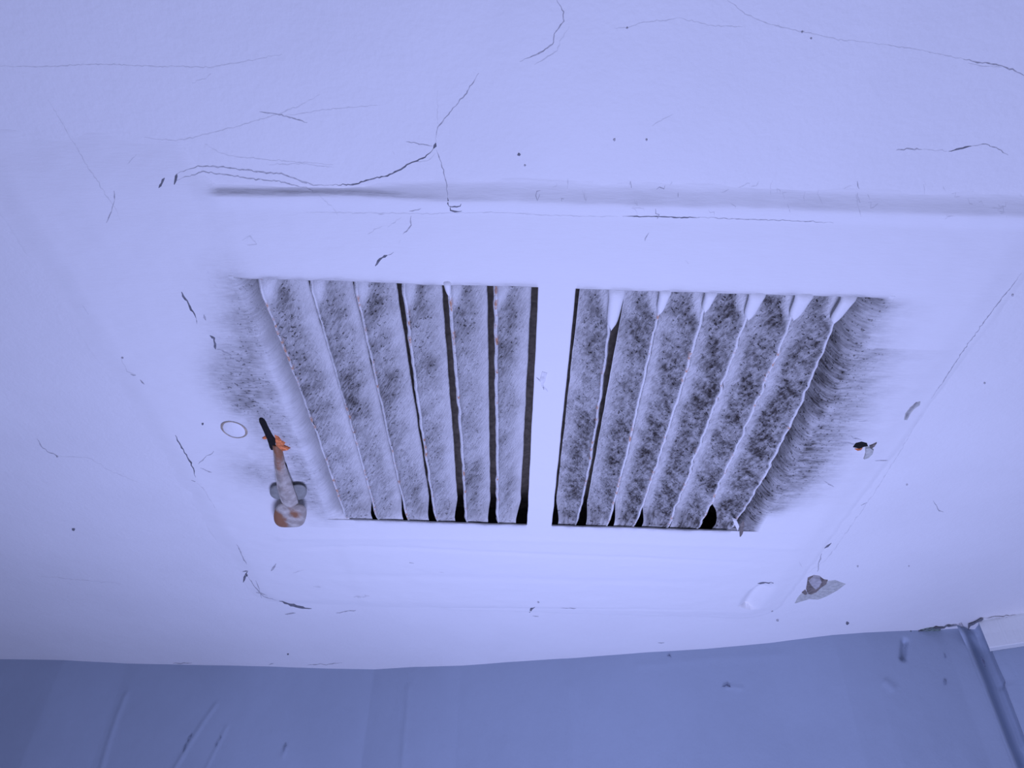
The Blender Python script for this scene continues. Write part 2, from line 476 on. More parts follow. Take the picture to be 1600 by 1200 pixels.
# turn the cut edges up into the duct so the sheet has thickness
nv = len(verts); idx = np.arange(nv).reshape(len(gy), len(gx))
ix = lambda v: int(np.argmin(np.abs(gx - v))); iy = lambda v: int(np.argmin(np.abs(gy - v)))
ev, ef, es = [], [], []
def rim(loop):
    global ev, ef
    base = nv + len(ev)
    for v in loop:
        p = verts[v]; ev.append((p[0], p[1], p[2] + 0.0009)); es.append(0.15)
    n = len(loop)
    for k in range(n):
        a, b = loop[k], loop[(k + 1) % n]; c, d = base + (k + 1) % n, base + k
        ef.append((a, b, c, d))
for xa, xb in ((OXL, BL), (BR, OXR)):
    a, b, c, d = ix(xa), ix(xb), iy(OY0), iy(OY1)
    rim(list(idx[c, a:b]) + list(idx[c:d, b]) + list(idx[d, b:a:-1]) + list(idx[d:c:-1, a]))
verts = np.concatenate([verts, np.array(ev)]); faces = np.concatenate([faces, np.array(ef)])
plate = mesh('face_plate', verts, faces, M_PLATE, vent, {'soot': np.concatenate([soot.ravel(), es]), 'rust': np.zeros(len(verts))})
tag(plate, 'white face plate with a middle bar, painted into the ceiling')

# louvre slats: pixel positions of lip and inner edge at four heights, read on their own levels
ZL, ZI = -0.0022, 0.0125
R4 = (480, 600, 760, 812); R3 = (480, 600, 760)
LIP = {1: (413, 463, 520, 539), 2: (491, 527, 573, 587), 3: (560, 586, 623, 634), 4: (632, 647, 671, 679), 5: (701, 713, 723, 727), 6: (772, 775, 775, 776),
       7: (956, 944, 915, 905), 8: (1034, 1006, 970, 954), 9: (1105, 1070, 1017, 998), 10: (1176, 1132, 1072, 1051), 11: (1249, 1199, 1126, 1101), 12: (1317, 1273, 1184, 1156)}
INN = {1: (494, 530, 577), 2: (561, 587, 624), 3: (627, 642, 669), 4: (694, 701, 714), 5: (762, 764, 766), 6: (830, 822, 815),
       7: (901, 891, 871), 8: (968, 956, 920), 9: (1031, 1003, 967), 10: (1100, 1065, 1012), 11: (1170, 1127, 1065), 12: (1241, 1191, 1117)}
AMP = [0.26, 0.50, 0.52, 0.55, 0.52, 0.50, 0.48, 0.70, 0.66, 0.72, 0.78, 0.78, 0.82, 0.78]
PATCH = [[(470, 700, 30, 60, .2)], [(470, 590, 14, 45, .35), (440, 470, 12, 30, .3), (520, 740, 30, 60, -.1)], [(540, 590, 20, 40, .3), (520, 480, 25, 50, .2), (560, 660, 16, 25, .25)],
         [(600, 620, 15, 45, .3), (655, 770, 14, 25, .45), (585, 480, 18, 40, .2)], [(655, 480, 18, 40, .2), (690, 740, 20, 50, -.1), (668, 540, 14, 50, .2)],
         [(725, 480, 16, 50, .25), (742, 755, 14, 22, .45), (735, 690, 20, 30, -.15)], [(790, 520, 16, 60, .25), (795, 770, 15, 25, .35), (800, 690, 20, 35, -.1)],
         [(925, 540, 18, 40, .35), (912, 690, 10, 25, .5), (890, 770, 14, 25, .3), (930, 470, 10, 14, -.2)], [(990, 540, 18, 40, .3), (970, 690, 12, 25, .5), (955, 760, 12, 25, .35)],
         [(1050, 480, 20, 50, .2), (1040, 550, 8, 25, .5), (1018, 720, 14, 30, .4)], [(1120, 540, 18, 40, .35), (1095, 650, 16, 40, .35), (1060, 760, 14, 40, .3)],
         [(1180, 605, 14, 25, .5), (1140, 690, 14, 40, .2), (1205, 480, 20, 30, .2)], [(1245, 620, 12, 40, .45), (1190, 720, 20, 40, .2), (1160, 790, 20, 25, .4)], [(1300, 560, 14, 60, .3), (1230, 690, 20, 60, .3)]]
def edge_fn(row, pxs, dz):
    P = np.array([at(a, b, dz) for a, b in zip(pxs, row)])
    c = np.polyfit(P[:, 1], P[:, 0], 2 if len(P) > 3 else 1)
    return lambda y: np.polyval(c, y)
NU, NV = 34, 240
def slat(i):
    left = i < 7
    if i in LIP:
        fl = edge_fn(R4, LIP[i], ZL); zl = ZL
        fi = edge_fn(R3, INN[i], ZI)
    elif i == 0:
        fl = lambda y: np.full_like(y, OXL - 0.0010); zl = -0.0017
        f1 = edge_fn(R4, LIP[1], ZL); fi = lambda y: f1(y) * 1.055 + 0.0035
    else:
        fl = lambda y: np.full_like(y, OXR + 0.0010); zl = -0.0017
        f1 = edge_fn(R4, LIP[12], ZL); fi = lambda y: f1(y) * 1.055 - 0.0030
    v = np.linspace(0, 1, NV); t = np.concatenate([np.linspace(0, 0.88, NU - 8), np.linspace(0.88, 1, 9)[1:]])
    T, Vv = np.meshgrid(t, v)
    # the inner corner is cut back where the blade meets the lower frame, and rolls over at the upper end
    c0 = {12: 0.50, 0: 0.0, 13: 0.0}.get(i, 0.17 + 0.05 * math.sin(i * 2.1))
    cut = c0 * sstep(0.90 if i == 12 else 0.945, 0.985, v) + 0.08 * sstep(0.03, 0.0, v)
    Tq = cut[:, None] + (1 - cut[:, None]) * T
    z = ZI + (zl - ZI) * ((0.72 * Tq + 0.28 * Tq ** 2.2) if i in LIP else 1 - (1 - np.clip(Tq, 0, 1)) ** 3)
    y0 = OY0 - 0.0015
    zn = z; e = sstep(0.945, 0.995, Vv)
    z = zn * (1 - e) - 0.0010 * e
    y1 = OY1 + 0.0012
    Ys = y0 + (y1 - y0) * Vv
    xl = fl(Ys); xi = fi(Ys)
    if i in LIP:
        xl = xl + 0.0011 * (fbm(Ys * 120 + 9 * i, Ys * 0 + i, 3) - 0.5) * (1.0 if i < 10 else 2.4)
        xi = xi + 0.0006 * (fbm(Ys * 90 + 5 * i, Ys * 0 + i, 2) - 0.5)
    Xs = (xi + (xl - xi) * Tq) * (S + z) / (S + zn)
    Ys = Ys + SH * Xs
    if i in LIP: z = z + 0.0016 * sstep(0.955, 1.0, Tq) - 0.0006 * np.exp(-((Tq - 0.93) / 0.03) ** 2)
    if i in LIP: z = z + 0.0045 * sstep(0.05, 0.0, Vv) ** 1.5 * sstep(0.2, 0.9, Tq) + 0.0010 * sstep(0.97, 1.0, Vv)
    z = z + 0.0007 * (fbm(Xs * 160 + i, Ys * 90, 3) - 0.5) * (1 if i in LIP else sstep(1.0, 0.7, Tq))
    Zs = ZC + z
    if i not in LIP:
        e = sstep(0.55, 1.0, Tq)
        Zs = Zs * (1 - e) + (surf_z(Xs, Ys) - 0.00012) * e
    # soot: thin by the inner edge, dense towards the lip, bare lip
    base = 0.40 if left else 0.55  # right slats start higher: shade of the deep inner edge painted into the soot
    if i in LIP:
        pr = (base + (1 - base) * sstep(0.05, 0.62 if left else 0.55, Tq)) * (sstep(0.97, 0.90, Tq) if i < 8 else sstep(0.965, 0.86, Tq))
        if i >= 9:   # a clean strip that stayed behind the neighbouring lip
            k = sstep(0.10, 0.26, Vv + 0.05 * (fbm(Ys * 60, Xs * 60, 2) - 0.5))
            q = Tq + 0.10 * (fbm(Xs * 120, Ys * 50 + i, 3) - 0.5)
            pr = pr * (1 - k * (1 - sstep(0.20, 0.34, q)) * 0.42) + 0.14 * sstep(0.30, 0.5, q) * sstep(0.95, 0.8, Tq)
        low = 0.45 + 1.1 * fbm(Xs * 75 + 3 * i, Ys * 45, 4)
        s = AMP[i] * pr * low
        if left: s = s * (1.12 - 0.14 * sstep(0.45, 0.85, Vv))
        s = s + 0.55 * blobs(Xs, Ys, PATCH[i]) * np.clip(pr + 0.1, 0, 1)
        if i >= 7: s = s + 0.22 * sstep(0.90, 1.0, Vv) * pr
        # frame paint rounds off the corners at the upper end
        s = s * sstep(0.55, 1.1, np.hypot((1 - Tq) / 0.48, Vv / (0.10 if left else 0.11)))
        s = s * sstep(0.5, 1.1, np.hypot(Tq / 0.24, Vv / 0.04))
        s = s * sstep(-0.004, 0.012, Vv)
    else:
        ps = plate_soot(Xs, Ys)
        s = ps + (AMP[i] * (0.5 + fbm(Xs * 75 + 3 * i, Ys * 45, 4)) - ps) * sstep(0.95, 0.35 if i == 0 else 0.55, Tq) * (0.75 if i == 0 else 1.0)
        s = s * sstep(-0.004, 0.014, Vv)
    s = np.clip(s, 0, 0.86)
    ru = np.exp(-((Tq - 0.95) / 0.045) ** 2) * 0.95 * (fbm(Ys * 55 + i * 3, Ys * 0 + i, 2) > 0.52) * (i in LIP)
    n = Xs.size
    th = 0.0011
    front = np.stack([Xs, Ys, Zs], -1).reshape(-1, 3)
    sgn = 1 if left else -1
    back = front + np.array([-sgn * th * 0.55, 0, th])
    f1 = grid_faces(NU, NV, None, not left)
    f2 = f1[:, ::-1] + n
    I = np.arange(n).reshape(NV, NU)
    def strip(l): return np.stack([l[:-1], l[1:], l[1:] + n, l[:-1] + n], 1)
    fs = np.concatenate([f1, f2, strip(I[:, 0]), strip(I[::-1, -1]), strip(I[0, ::-1]), strip(I[-1])])
    sb = np.full(n, 0.5)
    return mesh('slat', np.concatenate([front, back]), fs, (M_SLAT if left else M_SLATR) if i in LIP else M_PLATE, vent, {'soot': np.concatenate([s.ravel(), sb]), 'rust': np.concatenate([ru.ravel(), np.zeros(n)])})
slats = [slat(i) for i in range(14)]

# white paint tongues that bridge the slat tops at the frame
def tongue(px, py0, w, ln, skew, dz=-0.0022):
    """rounded drip of paint hanging from the frame edge over a gap"""
    a = at(px, py0, dz); sc = at(px + 1, py0, dz)[0] - a[0]
    sy = at(px, py0 + 1, dz)[1] - a[1]
    vs, fs = [], []
    n = 9; mrows = 10
    for j in range(mrows):
        q = j / (mrows - 1)
        hw = w * 0.5 * sc * (math.sqrt(max(0.0, 1 - q ** 5)) * 0.92 + 0.08)
        for k in range(n):
            c = -1 + 2 * k / (n - 1)
            x = a[0] + skew * q * sc + c * hw * (1 + 0.5 * (1 - q) ** 4)
            y = a[1] + (ln * q - 2) * sy
            z = ZC + dz - 0.0013 + 0.0014 * abs(c) ** 3 + 0.0042 * max(0, 1 - q / 0.16)
            vs.append((x, y, z))
    f = mrows * n
    for v in list(vs): vs.append((v[0], v[1], v[2] + 0.0018))
    for j in range(mrows - 1):
        for k in range(n - 1):
            q = (j * n + k, j * n + k + 1, (j + 1) * n + k + 1, (j + 1) * n + k)
            fs.append(q[::-1]); fs.append(tuple(i + f for i in q))
    bd = [k for k in range(n)] + [j * n + n - 1 for j in range(1, mrows)] + [(mrows - 1) * n + k for k in range(n - 2, -1, -1)] + [j * n for j in range(mrows - 2, 0, -1)]
    for k in range(len(bd)):
        p, q = bd[k], bd[(k + 1) % len(bd)]; fs.append((p, q, q + f, p + f))
    o = mesh('paint_tongue', vs, fs, M_CEIL, plate)
    return o
for a in ((1261, 458, 24, 44, -4), (1187, 456, 22, 46, -3), (1332, 462, 20, 46, -10), (1114, 455, 16, 34, -4), (1042, 452, 16, 40, -3), (966, 450, 21, 70, -1),
          (698, 439, 11, 24, 2)):
    tongue(*a)

# duct behind, with closed damper blades
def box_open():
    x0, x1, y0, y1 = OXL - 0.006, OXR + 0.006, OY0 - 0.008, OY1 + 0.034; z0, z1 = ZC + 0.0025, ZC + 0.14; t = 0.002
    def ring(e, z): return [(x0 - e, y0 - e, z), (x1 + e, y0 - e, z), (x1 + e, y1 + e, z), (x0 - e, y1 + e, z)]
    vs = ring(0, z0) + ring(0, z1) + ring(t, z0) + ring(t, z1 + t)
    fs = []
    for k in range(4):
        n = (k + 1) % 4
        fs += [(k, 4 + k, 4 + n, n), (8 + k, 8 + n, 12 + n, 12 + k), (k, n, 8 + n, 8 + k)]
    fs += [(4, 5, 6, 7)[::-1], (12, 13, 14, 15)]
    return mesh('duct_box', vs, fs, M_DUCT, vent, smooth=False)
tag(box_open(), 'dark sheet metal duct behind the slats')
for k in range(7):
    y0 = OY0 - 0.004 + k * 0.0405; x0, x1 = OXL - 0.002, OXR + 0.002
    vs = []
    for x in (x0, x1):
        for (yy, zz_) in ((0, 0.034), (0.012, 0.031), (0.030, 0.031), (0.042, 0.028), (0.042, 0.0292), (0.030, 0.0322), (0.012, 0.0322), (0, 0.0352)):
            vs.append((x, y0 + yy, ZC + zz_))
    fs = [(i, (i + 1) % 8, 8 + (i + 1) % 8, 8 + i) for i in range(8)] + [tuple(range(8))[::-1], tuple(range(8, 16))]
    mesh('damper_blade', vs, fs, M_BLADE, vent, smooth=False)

# ------------------------------------------------------------------ flat torn-paint shapes with a real edge
def chip(name, pts, mat, parent, lift=0.0003, thick=0.0012, smooth_n=0, base=None):
    P = pxpoly(pts)
    for _ in range(smooth_n):
        Q = []
        for k in range(len(P)):
            a, b = P[k], P[(k + 1) % len(P)]; Q += [a * 0.75 + b * 0.25, a * 0.25 + b * 0.75]
        P = np.array(Q)
    c = P.mean(0)
    ring2 = c + (P - c) * 0.86
    allp = np.concatenate([P, ring2, [c]])
    z = surf_z(allp[:, 0], allp[:, 1]) if base is None else np.full(len(allp), base)
    n = len(P)
    z[:n] = z[:n] + thick * 0.6
    z[n:] = z[n:] - lift
    vs = np.stack([allp[:, 0], allp[:, 1], z], -1)
    fs = [(k, (k + 1) % n, n + (k + 1) % n, n + k) for k in range(n)] + [(n + k, n + (k + 1) % n, 2 * n) for k in range(n)]
    return mesh(name, vs, fs, mat, parent, smooth=False)

def ribbon(name, pts, wpx, mat, parent, jit=0.6, taper=True, lift=0.00005, step=4.0, wall_s=False):
    pts = [np.array(p, float) for p in pts]
    d = []
    for a, b in zip(pts[:-1], pts[1:]):
        n = max(1, int(np.hypot(*(b - a)) / step))
        for k in range(n): d.append(a + (b - a) * k / n)
    d.append(pts[-1]); d = np.array(d)
    if len(d) > 2: d[1:-1] += rng.normal(0, jit, (len(d) - 2, 2))
    n = len(d)
    tg = np.gradient(d, axis=0); tg /= np.linalg.norm(tg, axis=1)[:, None] + 1e-9
    nn = np.stack([-tg[:, 1], tg[:, 0]], -1)
    q = np.linspace(0, 1, n)
    w = wpx * (0.55 + 0.9 * rng.random(n)) * (np.clip(np.minimum(q, 1 - q) * 6, 0.25, 1) if taper else 1) * 0.5
    L = d + nn * w[:, None]; R = d - nn * w[:, None]
    if wall_s:
        vs = []
        for p in np.stack([L, R], 1).reshape(-1, 2):
            s, z = wall_hit(*p); f = foot(np.array([s]))[0]; k = min(len(sv) - 1, int(np.searchsorted(sv, s)))
            kz = min(len(zv) - 1, int(np.searchsorted(-zv, -z)))
            wp = WV[kz, k]; f2 = wp[:2] + nrm[k] * 0.0009
            vs.append((f2[0], f2[1], z))
        vs = np.array(vs)
    else:
        P = np.array([at(*p) for p in np.stack([L, R], 1).reshape(-1, 2)])
        P[:, 2] = surf_z(P[:, 0], P[:, 1]) - lift
        vs = P
    fs = [(2 * k, 2 * k + 1, 2 * k + 3, 2 * k + 2) for k in range(n - 1)]
    return mesh(name, vs, fs, mat, parent, smooth=False)
r, tt = None, None
WV = np.stack([fp[..., 0], fp[..., 1], ZV], -1)
# (wall relief again, for things lying on it)
Dw = 0.0012 * (fbm(SV * 9, ZV * 9, 3) - 0.5) + 0.0006 * (fbm(SV * 50, ZV * 40, 3) - 0.5)
for pl, w, h in RW:
    r, tt = dist_poly(SV, ZV, pl); Dw = Dw + h * np.exp(-(r / w) ** 2)
WV[..., 0] += nrm[None, :, 0] * Dw; WV[..., 1] += nrm[None, :, 1] * Dw

D1, D2, D3 = M_CR1, M_CR2, M_CR3
CRACKS = [  # (points, width, material) on the ceiling
    ([(250, 290), (255, 283), (259, 275)], 4.5, D1), ([(274, 285), (276, 277), (278, 269)], 3.5, D1),
    ([(277, 270), (284, 267), (297, 262), (320, 259), (340, 261), (352, 261), (400, 268), (440, 272), (462, 280), (490, 290), (520, 290)], 1.9, D2),
    ([(520, 290), (560, 288), (575, 281), (600, 277), (625, 266), (640, 256), (664, 247), (675, 236), (680, 226)], 1.9, D1),
    ([(277, 279), (290, 273), (297, 272), (318, 268), (350, 273), (400, 280), (440, 284), (460, 290), (490, 297)], 1.5, D2),
    ([(677, 233), (681, 224)], 4.0, D1),
    ([(680, 226), (684, 200), (700, 180), (725, 150), (748, 115)], 1.3, D2), ([(684, 200), (683, 160), (684, 140)], 1.0, D3),
    ([(682, 235), (690, 258), (697, 285), (700, 303)], 1.2, D2),
    ([(640, 256), (670, 252), (680, 240)], 1.0, D3), ([(634, 222), (655, 226), (676, 229)], 1.2, D2), ([(613, 237), (616, 242)], 2.5, D3),
    ([(868, -5), (880, 20), (881, 34), (866, 53), (864, 70), (845, 83), (812, 97)], 1.6, D2), ([(890, 42), (875, 65), (870, 80), (835, 102)], 1.2, D3),
    ([(1130, -5), (1165, 22), (1200, 38), (1255, 50), (1310, 62), (1360, 66)], 1.4, D3), ([(1360, 66), (1440, 78), (1505, 92)], 1.1, D3),
    ([(1505, 92), (1535, 98), (1560, 101), (1585, 110), (1605, 120)], 1.9, D2), ([(1512, 98), (1535, 103), (1565, 104)], 1.2, D3),
    ([(960, 44), (980, 44), (1005, 35), (1040, 32), (1060, 28)], 1.1, D3), ([(1060, 28), (1110, 40), (1160, 42)], 0.9, D3),
    ([(1400, 234), (1420, 232), (1440, 233)], 1.6, D2), ([(1440, 233), (1480, 236)], 1.0, D3), ([(1482, 236), (1500, 232), (1518, 228)], 2.4, D1), ([(1518, 228), (1540, 225), (1556, 231), (1575, 242)], 1.3, D2),
    ([(225, 215), (275, 220), (300, 215), (340, 205), (380, 195), (430, 180), (470, 165), (500, 148)], 1.2, D3), ([(405, 175), (440, 180), (480, 192)], 1.6, D2), ([(440, 182), (500, 173), (590, 165)], 0.9, D3),
    ([(-5, 103), (70, 104), (150, 100), (250, 104), (330, 105), (380, 97), (440, 85)], 1.3, D3), ([(300, 130), (320, 122), (330, 115)], 1.0, D3),
    ([(180, 295), (181, 310)], 1.8, D2), ([(181, 310), (175, 330), (168, 345)], 1.3, D2),
    ([(320, 225), (345, 240), (370, 245), (420, 250), (520, 258)], 1.0, D3), ([(75, 155), (110, 215), (140, 260), (180, 320), (192, 345)], 1.1, D3),
    ([(420, 258), (470, 256), (520, 262)], 0.9, D3), ([(200, 255), (214, 240)], 1.0, D3),
    ([(58, 685), (63, 695), (75, 705), (92, 713)], 1.4, D2), ([(92, 713), (140, 715), (170, 735), (215, 752)], 0.8, D3),
    ([(190, 556), (200, 578), (214, 583)], 1.1, D3), ([(205, 582), (214, 583)], 1.8, D2), ([(220, 590), (227, 598)], 2.0, D2), ([(130, 475), (140, 490)], 1.1, D3),
    ([(275, 677), (283, 693), (297, 715), (305, 733), (307, 743)], 2.0, D1), ([(300, 748), (306, 750)], 2.6, D1), ([(311, 722), (325, 710), (335, 702)], 1.3, D2), ([(314, 728), (332, 735)], 1.3, D2), ([(308, 752), (318, 760), (340, 795)], 1.0, D3),
    ([(370, 848), (378, 865), (386, 880)], 1.4, D2), ([(387, 892), (383, 902), (380, 910)], 3.0, D1), ([(379, 893), (388, 891)], 2.2, D1),
    ([(436, 938), (450, 943), (468, 949), (487, 951)], 3.2, D1), ([(445, 960), (462, 958)], 1.8, D2), ([(525, 958), (540, 956), (556, 954)], 1.4, D2),
    ([(388, 900), (400, 918), (412, 931), (434, 937)], 1.2, D2), ([(400, 925), (412, 926), (418, 929)], 1.2, D2), ([(400, 905), (405, 915), (409, 935)], 1.0, D2), ([(424, 890), (432, 878)], 2.6, D2), ([(458, 893), (476, 888)], 1.6, D3), ([(640, 876), (647, 877)], 2.6, D2), ([(686, 891), (694, 892)], 1.5, D3),
    ([(553, 931), (570, 928), (578, 928)], 2.6, D3), ([(490, 914), (502, 915)], 2.0, D3),
    ([(827, 957), (831, 950), (836, 946)], 3.6, D1), ([(876, 948), (900, 949)], 1.6, D2), ([(832, 962), (842, 963)], 1.2, D2),
    ([(1595, 425), (1550, 482), (1500, 553), (1455, 622)], 1.2, D2), ([(1440, 645), (1410, 700), (1370, 765), (1320, 835), (1290, 875), (1262, 895)], 1.1, D3),
    ([(1288, 856), (1293, 852), (1299, 848)], 3.0, D1), ([(1277, 893), (1280, 880), (1284, 864)], 1.4, D2), ([(1248, 875), (1253, 885)], 2.0, D3), ([(1366, 718), (1388, 719)], 1.2, D2), ([(1345, 790), (1355, 785)], 1.6, D2),
    ([(1458, 782), (1464, 790), (1467, 798), (1474, 800)], 1.5, D2), ([(1290, 683), (1330, 690), (1350, 692)], 1.3, D2), ([(1328, 676), (1331, 681), (1345, 683)], 1.5, D2),
    ([(1286, 747), (1302, 757)], 1.5, D2), ([(1325, 592), (1352, 594)], 1.2, D2), ([(1340, 655), (1354, 653)], 0.9, D2),
    ([(285, 453), (293, 467), (301, 480), (308, 494)], 2.6, D1), ([(308, 494), (309, 503)], 1.5, D2), ([(320, 488), (323, 497)], 3.0, D2), ([(329, 521), (336, 526), (338, 543)], 3.0, D1), ([(340, 543), (352, 546), (363, 552)], 1.6, D2),
    ([(326, 420), (331, 438), (340, 445)], 1.2, D3), ([(345, 622), (352, 645)], 1.2, D3),
    ([(606, 352), (628, 336)], 0.9, D3), ([(800, 330), (880, 333), (965, 334)], 0.9, D3),
    ([(972, 333), (995, 332), (1030, 333), (1060, 335), (1092, 334)], 1.8, D1), ([(1092, 334), (1150, 337), (1220, 339), (1300, 343)], 1.1, D2), ([(480, 328), (560, 330), (640, 330), (760, 328), (830, 329)], 1.0, D3),
    ([(700, 303), (702, 315)], 1.8, D1), ([(702, 315), (711, 318), (719, 316), (721, 312)], 2.3, D1), ([(704, 317), (705, 324), (712, 327), (722, 325)], 2.3, D1),
    ([(640, 326), (650, 324), (659, 320)], 1.6, D2), ([(592, 332), (602, 331)], 2.2, D3), ([(643, 333), (643, 348), (637, 357), (630, 362)], 1.5, D2), ([(575, 363), (590, 354), (598, 350)], 1.0, D3), ([(624, 376), (627, 371)], 2.2, D3),
    ([(587, 412), (592, 404), (598, 398), (606, 395)], 3.0, D1), ([(606, 395), (616, 390)], 1.5, D2), ([(500, 300), (520, 320), (530, 335)], 0.9, D3),
    ([(1007, 372), (1009, 364), (1013, 359)], 1.4, D2), ([(1018, 197), (1036, 186), (1052, 178)], 0.9, D3), ([(1070, 402), (1075, 408)], 1.8, D3),
    ([(380, 372), (392, 365), (403, 377), (388, 379)], 2.0, D3), ([(60, 900), (110, 905), (190, 912)], 0.7, D3), ([(1040, 1023), (1025, 1022)], 1.5, D2),
    ([(270, 1037), (300, 1036)], 1.2, D2), ([(480, 1039), (505, 1038), (535, 1035)], 1.2, D2), ([(420, 1039), (428, 1037)], 1.2, D2), ([(1028, 1004), (1038, 1004)], 1.4, D2),
]
def side(pts):
    """which of the two painted surfaces a mark lies on"""
    c = np.mean([at(*p)[:2] for p in pts], axis=0); q = c[1] - SH * c[0]
    return plate if (PX0 + 0.003 < c[0] < PX1 - 0.003 and PY0 + 0.002 < q < PY1 - 0.003) else ceiling
for pts, w, mt in CRACKS:
    ribbon('crack', pts, w, mt, side(pts))
# fine crazing in the paint above the ridge
for k in range(46):
    x = random.uniform(830, 1600); y = 318 + (x - 900) * 0.021 - random.uniform(2, 34)
    p = [(x, y)]
    for j in range(random.randint(2, 4)):
        a = random.choice([random.uniform(-0.5, 0.5) + math.pi / 2, random.uniform(-0.6, 0.6), random.uniform(-0.5, 0.5) - math.pi / 2])
        l = random.uniform(4, 9); p.append((p[-1][0] + l * math.cos(a), p[-1][1] + l * math.sin(a)))
    ribbon('crack', p, random.uniform(0.9, 1.4), D3 if random.random() < 0.9 else D2, side(p), jit=0.3)
# specks
def speck(px, py, r, mat, parent=None):
    pts = [(px + r * math.cos(a) * random.uniform(.7, 1.2), py + r * math.sin(a) * random.uniform(.6, 1.1)) for a in np.linspace(0, 2 * math.pi, 8)[:-1]]
    chip('speck', pts, mat, parent or side(pts), lift=0.0004, thick=0.0003)
for a in ((811, 242, 2.6, D1), (820, 259, 1.8, D2), (960, 218, 2.4, D2), (1010, 218, 1.8, D2), (1253, 50, 1.8, D2), (1267, 60, 1.5, D2), (115, 827, 2.8, D1), (1324, 974, 3.0, D1), (318, 659, 2.0, D1), (193, 556, 1.8, D2),
          (450, 1022, 1.6, D1), (1581, 460, 2.6, D2), (1538, 598, 1.8, D2), (1417, 757, 1.8, D2), (1215, 969, 2.4, D2), (1206, 954, 2.0, D2), (386, 898, 2.0, D1), (980, 44, 1.6, D2), (1340, 884, 1.8, D2), (90, 713, 1.8, D2), (1420, 884, 1.4, D2), (841, 938, 1.8, D2)):
    speck(*a)

# ------------------------------------------------------------------ details on the plate
# screw painted over at the left: a ring round a low dome
def ring_screw():
    c = at(367, 668); rx_ = (at(385, 668) - c)[0]; ry_ = (at(367, 680.5) - c)[1]
    n, vs, fs = 40, [], []
    z0 = float(surf_z(c[0], c[1]))
    prof = [(0.0, 0.0010), (0.55, 0.0009), (0.86, 0.0005), (0.93, 0.0003)]
    for r_, h_ in prof:
        for k in range(n):
            a = 2 * math.pi * k / n; x = c[0] + rx_ * r_ * math.cos(a); y = c[1] + ry_ * r_ * math.sin(a)
            vs.append((x, y, float(surf_z(x, y)) - h_))
    for j in range(len(prof) - 1):
        for k in range(n): fs.append((j * n + k, j * n + (k + 1) % n, (j + 1) * n + (k + 1) % n, (j + 1) * n + k))
    o = mesh('screw_head', vs, fs, M_CEIL, plate)
    tag(o, 'painted-over screw head ringed by a brown line')
    vs, fs = [], []
    for k in range(n):
        a = 2 * math.pi * k / n; wv_ = 0.05 + 0.035 * math.sin(a * 2 + 1) + 0.02 * random.random()
        for j, (r_, h_) in enumerate(((1 - wv_, 0.0004), (1.0, 0.0007), (1 + wv_, 0.0003))):
            x = c[0] + rx_ * r_ * math.cos(a); y = c[1] + ry_ * r_ * math.sin(a); vs.append((x, y, float(surf_z(x, y)) - h_))
    for k in range(n):
        for j in range(2): q = (k + 1) % n; fs.append((k * 3 + j, k * 3 + j + 1, q * 3 + j + 1, q * 3 + j))
    mesh('screw_ring', vs, fs, M_STAIN, plate)
ring_screw()

# bare screw hole at the right with a hanging flap of paint
hl = chip('screw_hole', [(1330, 695), (1335, 688), (1345, 685.5), (1354, 688), (1356, 693), (1349, 694), (1341, 697)], M_BLACK, plate, lift=0.0004)
tag(hl, 'black open screw hole with rust below')
chip('rust_edge', [(1333, 697), (1341, 696.5), (1347, 695), (1344, 699), (1338, 700)], M_RUST, plate, lift=0.0005)
chip('paint_flap', [(1350, 694), (1358, 693), (1364, 698), (1362, 704), (1355, 711), (1347, 713), (1350, 704)], M_EXPO, plate, lift=0.0012)
chip('paint_flap', [(1356, 692), (1362, 690), (1369, 687), (1365, 693), (1360, 696)], M_EXPD, plate, lift=0.0008)
chip('paint_chip', [(1410, 655), (1412, 645), (1420, 634), (1431, 625), (1439, 624), (1438, 630), (1429, 635), (1421, 645), (1415, 656)], M_EXPO, plate, lift=0.0004)
chip('paint_chip', [(1411, 655), (1413, 646), (1421, 634), (1431, 625), (1436, 625), (1427, 632), (1419, 642), (1414, 653)], flat_mat('chip_dark_grey', (0.36, 0.35, 0.34)), plate, lift=0.0006)
# torn paint at the lower right corner
chip('paint_chip', [(1238, 944), (1243, 934), (1252, 924), (1262, 929), (1278, 921), (1290, 906), (1308, 904), (1326, 911), (1312, 922), (1294, 932), (1278, 938), (1262, 937)], M_EXPO, plate, lift=0.0004)
chip('torn_hole', [(1261, 929), (1258, 920), (1261, 901), (1271, 897), (1280, 898), (1288, 904), (1295, 905), (1293, 911), (1283, 918), (1275, 926), (1266, 930)], M_EXPD, plate, lift=0.0007)
chip('torn_flap', [(1262, 905), (1271, 898), (1281, 899), (1284, 905), (1279, 914), (1273, 918), (1266, 911)], flat_mat('flap_lilac_grey', (0.44, 0.42, 0.42), var=0.15), plate, lift=0.0024)
chip('torn_edge', [(1252, 925), (1258, 920), (1262, 927), (1258, 929)], M_EXPD, plate, lift=0.0006)
chip('paint_stain', [(847, 574), (856, 577), (853, 590), (846, 602), (843, 588)], M_CR3, plate, lift=0.0003)
ribbon('crack', [(838, 585), (846, 592), (850, 605)], 2.5, D2, plate)
ribbon('crack', [(846, 596), (856, 608)], 1.6, D3, plate)
ribbon('crack', [(1183, 908), (1195, 907), (1208, 907)], 2.2, D1, plate)

# open torn corner between the last slats
chip('torn_edge', [(1143, 806), (1150, 808), (1155, 818), (1152, 826), (1147, 816)], M_CEIL, plate, base=ZC - 0.0022)
ribbon('torn_edge', [(1160, 806), (1157, 818), (1155, 832)], 5.0, M_EXPD, plate, lift=0.0016)

